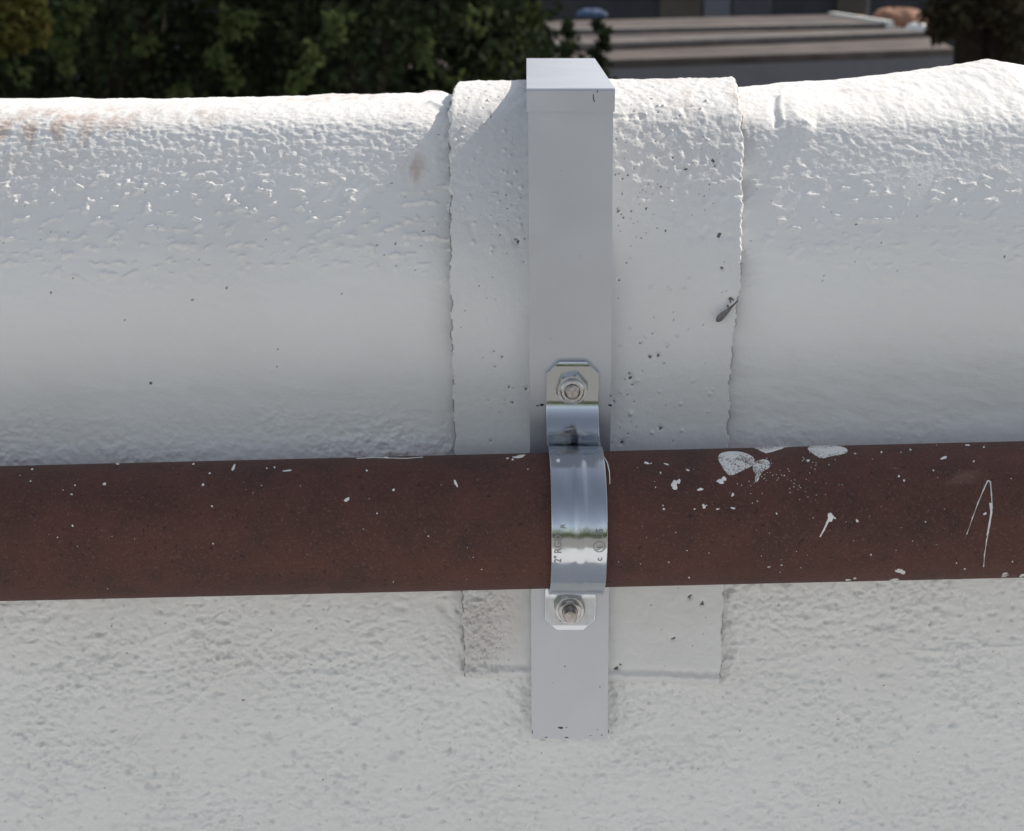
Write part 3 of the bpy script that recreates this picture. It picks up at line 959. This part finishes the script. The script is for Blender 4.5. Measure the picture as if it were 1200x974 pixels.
# curl of torn film on the right edge
mbu = MB()
mbu.tube([on_strap(R(74), CX + SW + .0000, .0002), on_strap(R(66), CX + SW + .0010, .0006), on_strap(R(57), CX + SW + .0015, .0006), on_strap(R(47), CX + SW + .0014, .0002)], [.00012, .00022, .0002, .0001], 6)
mbu.build('edge_burr', M_drip, strap)


def lathe(mbx, c, prof_, n=28, mi=0):
    vs = []
    for (r, h) in prof_:
        for k in range(n):
            a = 2 * math.pi * k / n
            vs.append((c[0] + r * math.cos(a), c[1] - h, c[2] + r * math.sin(a)))
    fs = []
    for i in range(len(prof_) - 1):
        for k in range(n):
            fs.append((i * n + k, i * n + (k + 1) % n, (i + 1) * n + (k + 1) % n, (i + 1) * n + k))
    mbx.add(vs, fs, mi, True)
    mbx.add(vs[-n:], [tuple(range(n))], mi)


def fastener(z, rot, stick):
    c = (CX - .0003, yF, z)
    m = MB()
    # hexagon with chamfered corners, then a locking collar
    af = .0064
    hexr = af / math.cos(R(30))
    def ringh(fr, h, rnd):
        pts = []
        for k in range(48):
            a = 2 * math.pi * k / 48 + rot
            rh = af / math.cos(((a - rot) % (math.pi / 3)) - math.pi / 6)
            r = min(rh, rnd) * fr
            pts.append((c[0] + r * math.cos(a), c[1] - h, c[2] + r * math.sin(a)))
        return pts
    rings = [ringh(1, 0, hexr), ringh(1, .0042, hexr), ringh(1, .0050, .00655), ringh(1, .0051, .0056), ringh(1, .0068, .0054), ringh(1, .0074, .0048), ringh(1, .0074, .0036), ringh(1, .0060, .0034)]
    vs = [p for r in rings for p in r]; fs = []
    for i in range(len(rings) - 1):
        for k in range(48):
            fs.append((i * 48 + k, i * 48 + (k + 1) % 48, (i + 1) * 48 + (k + 1) % 48, (i + 1) * 48 + k))
    m.add(vs, fs, 0, True)
    o = m.build('nut', M_zincd, clamp)
    o.modifiers.new('edge', 'EDGE_SPLIT').split_angle = R(32)
    mbt = MB()
    pr = [(.0031, 0)]
    h = .0045
    while h < stick:
        pr += [(.0033, h), (.0028, h + .0005)]; h += .0010
    pr += [(.0031, stick + .0002), (.0026, stick + .0009), (.0014, stick + .0011)]
    lathe(mbt, c, pr)
    bo = mbt.build('bolt', M_thread, clamp)
    bo.modifiers.new('edge', 'EDGE_SPLIT').split_angle = R(40)


fastener(zc + .0535, R(12), .0085)
fastener(zc - .0530, R(-8), .0120)

# ------------------------------------------------------------------ dry leaf stuck by the patch edge
lf = MB()
A = (837.5, 375); B = (860, 355)
Lx = []
prof_w = [(0, .3), (.05, 2.6), (.18, 3.9), (.35, 3.7), (.55, 2.7), (.75, 1.5), (.9, .9), (1.0, .8), (1.15, .5)]
vsl = []
def on_patch(px, py, h):
    x0, s0 = xs_of(px, py)
    y, z = yz_of(s0); a, b = nrm_of(s0)
    dd = .0042 + h
    return (x0, float(y + a * dd), float(z + b * dd))
dxl, dyl = B[0] - A[0], B[1] - A[1]; ll = math.hypot(dxl, dyl)
for t, w_ in prof_w:
    cx_, cy_ = A[0] + dxl * t, A[1] + dyl * t
    for k, hh in ((-1, .0012), (-.5, .0006), (0, .0003), (.5, .0007), (1, .0013)):
        vsl.append(on_patch(cx_ - dyl / ll * w_ * k, cy_ + dxl / ll * w_ * k, hh + .0012 * (1 - t)))
nn = len(vsl)
for t_i in range(nn):
    v = vsl[t_i]; vsl.append((v[0], v[1] + .0003, v[2] - .0001))
fl = []
for i in range(len(prof_w) - 1):
    for k in range(4):
        a = i * 5 + k
        fl += [(a, a + 1, a + 6, a + 5), (nn + a, nn + a + 5, nn + a + 6, nn + a + 1)]
    for k in (0, 4):
        a = i * 5 + k; fl.append((a, a + 5, nn + a + 5, nn + a))
lf.add(vsl, fl, 0, True)
dl = lf.build('dry_leaf', M_dryleaf)
tag(dl, 'small grey-brown dry leaf stuck near the right edge of the white patch', 'leaf')

# ------------------------------------------------------------------ the roof we stand on and the ground
def sheet(name, x0, x1, y0, y1, z, mat, kind='structure'):
    m = MB(); m.add([(x0, y0, z), (x1, y0, z), (x1, y1, z), (x0, y1, z)], [(0, 1, 2, 3)])
    return tag(m.build(name, mat), kind=kind)


sheet('ground', -400, 400, -400, 400, G, M_ground)
sheet('roof_gravel', -40, 40, -17, 0.02, -0.004, M_gravel)
sheet('roof_walkway', -40, 40, -5.2, 0.02, 0.0, M_deck)


# ------------------------------------------------------------------ trees
def leaf_cloud(centres, radii, counts, size, squash=1.0):
    vs = []
    allc = []
    for c, r, n in zip(centres, radii, counts):
        u = rng.normal(size=(n, 3)); u /= np.linalg.norm(u, axis=1)[:, None]
        rad = r * rng.random(n) ** 0.45
        allc.append(np.array(c) + u * rad[:, None] * np.array([1, 1, squash]))
    c = np.concatenate(allc); n = len(c)
    d = rng.normal(size=(n, 3)); d[:, 2] -= .5; d /= np.linalg.norm(d, axis=1)[:, None]
    e = np.cross(d, rng.normal(size=(n, 3))); e /= np.linalg.norm(e, axis=1)[:, None]
    nn_ = np.cross(d, e)
    s = size * rng.uniform(.6, 1.35, n)[:, None]
    p0 = c; p2 = c + d * s; m1 = c + d * s * .45 + e * s * .30 + nn_ * s * .08; m2 = c + d * s * .45 - e * s * .30 + nn_ * s * .08
    v = np.stack([p0, m1, p2, m2], 1).reshape(-1, 3)
    f = np.arange(4 * n).reshape(-1, 4)
    return v, f


def crown(name, parent, lst, mats):
    V_ = []; F_ = []; M_ = []; b = 0
    for (v, f, mi) in lst:
        V_.append(v); F_.append(f + b); M_.append(np.full(len(f), mi)); b += len(v)
    me = np_mesh(name, np.concatenate(V_), np.concatenate(F_), False, None, np.concatenate(M_))
    return link(name, me, parent, mats)


def tree(name, label, cat, base, height, rad, leaf, n, low=0.15, sprays=(), mats=(None, None), group=None, trunk_r=.07, trunk_top=.8, squash=1.0):
    base = Vector(base)
    root = empty(name, base, label, cat, group)
    m = MB()
    lean = Vector((random.uniform(-.15, .15), random.uniform(-.1, .1), 0))
    pts = [base + Vector((0, 0, -.05))] + [base + lean * k + Vector((random.uniform(-.04, .04), random.uniform(-.04, .04), height * trunk_top * k / 5)) for k in range(1, 6)]
    m.tube(pts, [trunk_r * (1.25 - .2 * k) for k in range(6)], 10)
    cs = []; rs = []; ns = []
    for k in range(16):
        h = height * (low + (1 - low) * (k + .5) / 16)
        a = k * 2.4 + random.uniform(-.4, .4)
        rr = rad * (0.45 + .35 * math.sin(math.pi * (k + 2) / 20)) * random.uniform(.75, 1.15)
        c = base + Vector((math.cos(a) * rr * .75, math.sin(a) * rr * .75, h))
        src = base + lean * (h / height * 5) * .8 + Vector((0, 0, h * .82))
        if h * .82 < height * trunk_top: m.tube([src, (src + c) / 2 + Vector((0, 0, .08)), c], [trunk_r * .28, trunk_r * .16, .006], 6)
        cs.append(tuple(c)); rs.append(rad * random.uniform(.42, .62)); ns.append(n // 16)
    m.build('trunk', M_bark, root)
    v, f = leaf_cloud(cs, rs, ns, leaf, squash)
    lst = [(v, f, 0)]
    for (c, r, k, sz) in sprays:
        v, f = leaf_cloud([tuple(Vector(c) + Vector((random.gauss(0, r * .6), random.gauss(0, r * .3), random.gauss(0, r * .8)))) for _ in range(6)], [r * .36] * 6, [k // 6] * 6, sz)
        lst.append((v, f, 1))
    crown('crown', root, lst, list(mats))
    return root


def base_at(px, H): p = P(px, 100, H); return (p.x, p.y, G)
random.seed(5); rng = np.random.default_rng(5)
grpT = 'dark trees beyond the parapet on the left'
specs = [
    # px, H, height, rad, label, sprays[(px,py,r_px,count)]
    (95, 9.0, 7.2, 1.0, 'dark broadleaf tree beyond the wall, with one bright green spray near the left end', [(62, 44, 15, 90), (75, 68, 8, 36), (95, 5, 14, 60), (20, 80, 10, 20)]),
    (215, 9.6, 7.6, 1.05, 'dark broadleaf tree beyond the wall, with a drooping green branch at its right side', [(173, 52, 12, 40), (262, 25, 12, 60), (280, 15, 10, 50), (250, 60, 10, 44), (268, 85, 10, 50), (212, 103, 11, 40), (296, 25, 7, 30)]),
    (365, 9.2, 7.0, 1.0, 'dark broadleaf tree beyond the middle of the left wall, dim leaf clumps', [(390, 18, 14, 50), (362, 70, 14, 50), (345, 95, 14, 44), (400, 40, 9, 30)]),
    (500, 9.8, 7.4, 1.05, 'dark broadleaf tree beyond the wall just left of the patch, one small lit sprig', [(497, 52, 8, 50), (500, 70, 6, 24), (530, 95, 9, 24), (560, 12, 12, 40)]),
    (552, 10.4, 6.8, .44, 'dark leafy tree beside the left end of the neighbouring roof', [(618, 30, 12, 60), (590, 70, 16, 50), (575, 90, 12, 40), (632, 14, 9, 40)]),
]
for (px, H, hgt, rad, lab, spr) in specs:
    sp = []
    for (sx, sy, r, k) in spr:
        Hs = H - rad * 1.3 if px < 545 else H - .6
        sp.append((P(sx, sy, Hs), r * Hs / F, k, .052))
    tree('tree', lab, 'tree', base_at(px, H), hgt, rad, .062, 22000, .12, sp, (M_leafd, M_leafl), grpT)
for i, (px, H, hgt) in enumerate([(40, 12.2, 8.5), (230, 12.6, 8.2), (400, 12.4, 8.8), (480, 13.0, 8.0)]):
    lab = ['tall dark evergreen in the back row, behind the bright green spray', 'tall dark evergreen in the back row, behind the drooping branch',
           'tall dark evergreen in the back row, behind the dim leaf clumps', 'tall dark evergreen in the back row, left of the bracket'][i]
    tree('evergreen_tree', lab, 'tree', base_at(px, H), hgt, 1.15, .13, 13000, .08, (), (M_leafd, M_leafl), 'evergreens behind the front trees')
# olive columnar conifer at the very left
tree('cypress_tree', 'olive-yellow columnar tree at the far left end, browning in places', 'tree', base_at(-40, 7.0), 8.6, .42, .05, 20000, .1, (), (M_olive, M_leafl), None, .08)
# sprigs in front of the neighbouring roof
for i, (px, py, H) in enumerate([(640, 45, 11.5), (665, 30, 11.2), (706, 28, 11.0)]):
    p = P(px, py, H)
    lab = ['slim dark sapling left of the bracket top, lowest of the three', 'slim dark sapling rising right behind the bracket top', 'slim dark sapling just right of the bracket top, against the taupe roof'][i]
    root = empty('sapling', (p.x, p.y, G), lab, 'sapling', 'saplings in front of the neighbouring roof')
    m = MB(); top = Vector(p); b0 = Vector((p.x, p.y, G))
    m.tube([b0, b0.lerp(top, .4) + Vector((.05, 0, 0)), b0.lerp(top, .75), top], [.025, .018, .009, .003], 7)
    m.build('trunk', M_bark, root)
    cs = []; rs = []; ns = []
    for k in range(26):
        f_ = k / 25
        c = top + Vector((random.gauss(0, .015 + .03 * f_), random.gauss(0, .04), -.75 * f_))
        cs.append(tuple(c)); rs.append(.025 + .05 * f_); ns.append(34)
    v, f = leaf_cloud(cs, rs, ns, .05)
    crown('crown', root, [(v, f, 0)], [M_leafd])

# right-hand tree: dark crown over two bare trunks
rt = empty('tree', base_at(1152, 16.5), 'dark tree with two thick bare trunks beyond the right end of the wall', 'tree')
for (px, w_, dx) in [(1137, .15, -.10), (1172, .17, .12)]:
    p = P(px, 40, 16.5); m = MB()
    pts = [Vector((p.x - dx * .5, p.y, G)), Vector((p.x - dx * .2, p.y, G + 2)), Vector((p.x, p.y, p.z)), Vector((p.x + dx, p.y + .1, p.z + 1.4)), Vector((p.x + dx * 3, p.y + .1, p.z + 3))]
    m.tube(pts, [w_ * 1.3, w_ * 1.1, w_, w_ * .85, w_ * .5], 12)
    m.build('trunk', M_bark, rt)
cs = []; rs = []; ns = []
for k in range(20):
    p = P(random.uniform(1095, 1260), random.uniform(-420, 26), 16.5)
    cs.append((p.x, p.y + random.uniform(-.4, 1.6), p.z)); rs.append(random.uniform(.25, .5)); ns.append(300)
for (px, py, r) in [(1100, 12, .16), (1108, 30, .14), (1125, 8, .2), (1190, 20, .22), (1160, 2, .25), (1198, 50, .2)]:
    p = P(px, py, 16.2); cs.append(tuple(p)); rs.append(r); ns.append(220)
v, f = leaf_cloud(cs, rs, ns, .10)
M_leafb = leafmat('brown_dark_leaves', [(0.035, 0.032, 0.022), (0.05, 0.042, 0.028), (0.06, 0.055, 0.03)], .1)
crown('crown', rt, [(v, f, 0)], [M_leafb])

# ------------------------------------------------------------------ neighbouring low roof in three steps
def line(a, b, z, ext=0.0):
    A_ = PZ(a[0], a[1], z); B_ = PZ(b[0], b[1], z)
    return A_ - (B_ - A_) * ext, B_
nb = empty('outbuilding', PZ(900, 64, ZC - 1.2) + Vector((0, 1, G - (ZC - 1.2))), 'low outbuilding with a stepped taupe roof, beyond the bracket', 'building')
T = [  # front line, front z, back line, back z
    (((705, 71), (1118, 57)), ZC - 1.20, ((720, 54), (1088, 41)), ZC - 1.15),
    (((720, 50.5), (1086, 37.5)), ZC - 1.08, ((720, 38), (1040, 29)), ZC - 1.05),
    (((720, 34.5), (1036, 27.5)), ZC - .99, ((700, 23.5), (972, 17)), ZC - .965)]
for i, (fl_, zf, bl_, zb_) in enumerate(T):
    a, b = line(*fl_, zf, .55); d, c = line(*bl_, zb_, .55)
    tkn = .09
    m = MB()
    dn = Vector((0, 0, -tkn))
    m.prism([a + dn, b + dn, c + dn, d + dn], [a, b, c, d])
    m.build('roof_panel', M_roofA, nb)
    # weathered drip edge a little proud of the sheet
    m = MB()
    dirv = (b - a).normalized(); outv = Vector((dirv.y, -dirv.x, 0))
    e0 = a + outv * .05; e1 = b + outv * .05
    k_ = Vector((0, 0, .012)); inn = -outv * .42; dn2 = Vector((0, 0, -.055))
    m.prism([e0 + dn2, e1 + dn2, e1 + inn + dn2, e0 + inn + dn2], [e0 + k_, e1 + k_, e1 + inn + k_ * 1.4, e0 + inn + k_ * 1.4])
    if i: m.build('drip_edge', M_roofB, nb)
    if i == 0:
        m2 = MB()
        q0 = a + outv * .02 + Vector((0, 0, -.10)); q1 = b + outv * .02 + Vector((0, 0, -.10)); th2 = -outv * .05; dz = Vector((0, 0, -.55))
        m2.prism([q0 + dz, q1 + dz, q1 + th2 + dz, q0 + th2 + dz], [q0, q1, q1 + th2, q0 + th2])
        m2.build('fascia', M_fascia, nb)
        m3 = MB(); q0 = a - outv * .4 + Vector((0, 0, -.12)); q1 = b - outv * .4 - dirv * .3 + Vector((0, 0, -.12)); c2 = c - dirv * .3 - outv * -.0 + Vector((0, 0, -.12)); d2 = d + Vector((0, 0, -.12))
        dz = Vector((0, 0, G - q0.z))
        m3.prism([q0 + dz, q1 + dz, Vector((c2.x, c2.y, G)), Vector((d2.x, d2.y, G))], [q0, q1, c2, d2])
        m3.build('wall', M_fascia, nb)
    if i == 2:
        m4 = MB(); m4.prism([b + outv * .08 + Vector((-.02, 0, -.13)), b + outv * .08 + Vector((.10, 0, -.13)), c + Vector((.10, 0, -.13)), c + Vector((-.02, 0, -.13))],
                            [b + outv * .08 + Vector((-.02, 0, .04)), b + outv * .08 + Vector((.10, 0, .04)), c + Vector((.10, 0, .04)), c + Vector((-.02, 0, .04))])
        m4.build('end_trim', M_white, nb)

# dark house behind
H2 = 36.0
hb = empty('house', (P(900, 10, H2).x, P(900, 10, H2).y, G), 'long dark house front behind the trees and the stepped taupe roof, with pale door panels', 'house')
x0 = P(-160, 5, H2).x; x1 = P(1330, 5, H2).x; yy = P(900, 5, H2).y
m = MB(); m.box(x0, x1, yy, yy + 8, G, 4.0); m.build('wall', M_dark, hb)
def hpanel(nm, a, b, mat, dep=.08):
    m = MB(); pa = P(a, 5, H2).x; pb = P(b, 5, H2).x
    m.box(pa, pb, yy - dep, yy - .003, G, 2.2); m.build(nm, mat, hb, .01, 1)
hpanel('door', 824, 856, M_panel)
hpanel('pillar', 773, 822, M_brownp, .12)
hpanel('pillar', 980, 1012, M_brownp, .15)
hpanel('door', 858, 905, flat('slate_door', (.075, .077, .09), .7), .06)
m = MB(); m.box(x0 - .5, x1 + .5, yy - 1.2, yy + 8.5, 4.0, 4.25); m.build('roof', M_roofA, hb)

# bits on the roof's right end
p = PZ(1055, 24, ZC - 1.05)
def heap(name, label, cat, pxc, pyb, H, wpx, hpx, mat, seed):
    c = P(pxc, pyb, H); w_ = wpx * H / F / 2; h_ = hpx * H / F
    nu, nv = 28, 12
    vs = []
    for j in range(nv):
        ph = (math.pi / 2) * j / (nv - 1)
        for i in range(nu):
            a = 2 * math.pi * i / nu
            r = math.cos(ph) ** .7 * (1 + .12 * math.sin(3 * a + seed) + .07 * math.sin(7 * a + seed * 2))
            vs.append((c.x + w_ * r * math.cos(a), c.y + w_ * .7 * r * math.sin(a), c.z + h_ * math.sin(ph) * (1 + .08 * math.sin(5 * a + j))))
    m = MB()
    m.add(vs, [(j * nu + i, j * nu + (i + 1) % nu, (j + 1) * nu + (i + 1) % nu, (j + 1) * nu + i) for j in range(nv - 1) for i in range(nu)] + [tuple(range(nu))], 0, True)
    return tag(m.build(name, mat), label, cat)
# flat shed roof that carries them
sa = [PZ(985, 40, ZC - 1.22), PZ(1190, 30, ZC - 1.22), PZ(1190, 14, ZC - 1.2), PZ(985, 20, ZC - 1.2)]
heap('tarp_heap', 'clay-brown tarpaulin heap behind the right end of the taupe roof', 'tarp', 1050, 30, 30.5, 66, 19, M_clay, 1.3)
heap('white_bag', 'small white sack lying at the right end of the stepped roof', 'sack', 1074, 39, 25.6, 28, 11, M_white, 4.1)
heap('blue_tarp', 'bright blue tarpaulin bundle behind the sapling tips', 'tarp', 692, 19, 26.8, 34, 8, M_blue, 2.2)
pb = P(1003, 26, 31.0)
m = MB(); m.box(pb.x - .28, pb.x + .28, pb.y - .2, pb.y + .2, pb.z - .04, pb.z + .06); m.box(pb.x - .24, pb.x + .20, pb.y - .17, pb.y + .17, pb.z + .063, pb.z + .12)
tag(m.build('timber_stack', M_sand, None, .01, 1), 'pale sandy timber offcuts beside the thin post', 'timber')
pp = P(1015.5, 24, 30.4)
mpost = empty('metal_post', (pp.x, pp.y, G), 'thin grey metal post behind the right end of the stepped roof', 'post')
m = MB(); m.tube([(pp.x, pp.y, G), (pp.x, pp.y, 3.0)], [.035, .035], 12); m.build('pole', M_roofB, mpost)
m = MB(); m.tube([(pp.x, pp.y, pp.z - .1), (pp.x, pp.y, pp.z)], [.07, .07], 12); m.build('collar', M_roofB, mpost)
ms = MB(); za = min(q_.z for q_ in sa)
shed = empty('shed', (PZ(1090, 25, ZC - 1.22).x, 31, G), 'flat grey shed behind the right end of the taupe roof, carrying odds and ends', 'shed')
ysh = (P(1000, 33, 29.0).y, P(1000, 26, 33).y); xsh = (P(990, 30, 29).x, P(1230, 30, 33).x); zsh = P(1050, 31, 30.5).z
ms.box(xsh[0] + .1, xsh[1] - .1, ysh[0] + .1, ysh[1] - .1, G, zsh - .12); ms.build('wall', M_dark, shed)
ms = MB(); ms.box(xsh[0], xsh[1], ysh[0], ysh[1], zsh - .12, zsh - .01); ms.build('roof', M_roofA, shed, .01, 1)

# ------------------------------------------------------------------ behind the photographer (mirrored in the clamp)
cs = []; rs = []; ns = []
for k in range(60):
    cs.append((random.uniform(-14, 14), -24 + random.uniform(-1, 1), random.uniform(-1.8, 5.2))); rs.append(random.uniform(.9, 1.5)); ns.append(260)
v, f = leaf_cloud(cs, rs, ns, .35)
me = np_mesh('treeline', v, f, False); tl = link('treeline', me, None, [M_hedge]); tag(tl, 'sunny green belt of trees mirrored in the clamp', 'trees', kind='stuff')
pm = MB()
up_ = empty('utility_pole', (0.95, -26, G), 'dark timber utility pole mirrored as a stripe in the clamp', 'pole')
pm.tube([(0.95, -26, G), (0.95, -26, 12)], [.16, .12], 14); pm.build('pole', M_pole, up_)
pm = MB(); pm.box(-.05, 1.95, -25.84, -25.74, 11.0, 11.12); pm.build('crossarm', M_pole, up_)

# ------------------------------------------------------------------ light
sun_v = Vector((0.95, 0.85, 1.0)).normalized()
el = math.asin(sun_v.z); az = math.atan2(sun_v.x, sun_v.y)
w = bpy.data.worlds.new('World'); S.world = w; w.use_nodes = True
nt = w.node_tree
sky = nt.nodes.new('ShaderNodeTexSky'); sky.sky_type = 'NISHITA'; sky.sun_disc = False
sky.sun_elevation = el; sky.sun_rotation = az; sky.air_density = 1.0; sky.dust_density = 1.0
bg = nt.nodes['Background']; bg.inputs['Strength'].default_value = 0.135
hs = nt.nodes.new('ShaderNodeHueSaturation'); hs.inputs['Saturation'].default_value = 0.45
nt.links.new(sky.outputs['Color'], hs.inputs['Color']); nt.links.new(hs.outputs['Color'], bg.inputs['Color'])
ld = bpy.data.lights.new('sun', 'SUN'); ld.energy = 3.95; ld.angle = R(.53); ld.color = (1.0, .92, .81)
lo2 = bpy.data.objects.new('sun', ld); COL.objects.link(lo2)
lo2.rotation_euler = sun_v.to_track_quat('Z', 'Y').to_euler()
lo2.location = (3, 2, 6)

# ------------------------------------------------------------------ camera
cd = bpy.data.cameras.new('camera'); cam = bpy.data.objects.new('camera', cd); COL.objects.link(cam)
cam.location = CAM
cam.rotation_euler = cam_rot.to_euler()
cd.sensor_fit = 'HORIZONTAL'; cd.sensor_width = 36.0; cd.lens = 36.0 * F / 1200
cd.clip_start = .01; cd.clip_end = 1500
cd.dof.use_dof = True; cd.dof.focus_distance = 0.735; cd.dof.aperture_fstop = 21
S.camera = cam
S.view_settings.view_transform = 'Standard'
S.view_settings.look = 'None'
S.view_settings.exposure = 0.26
S.view_settings.gamma = 1.0
S.view_settings.use_curve_mapping = False
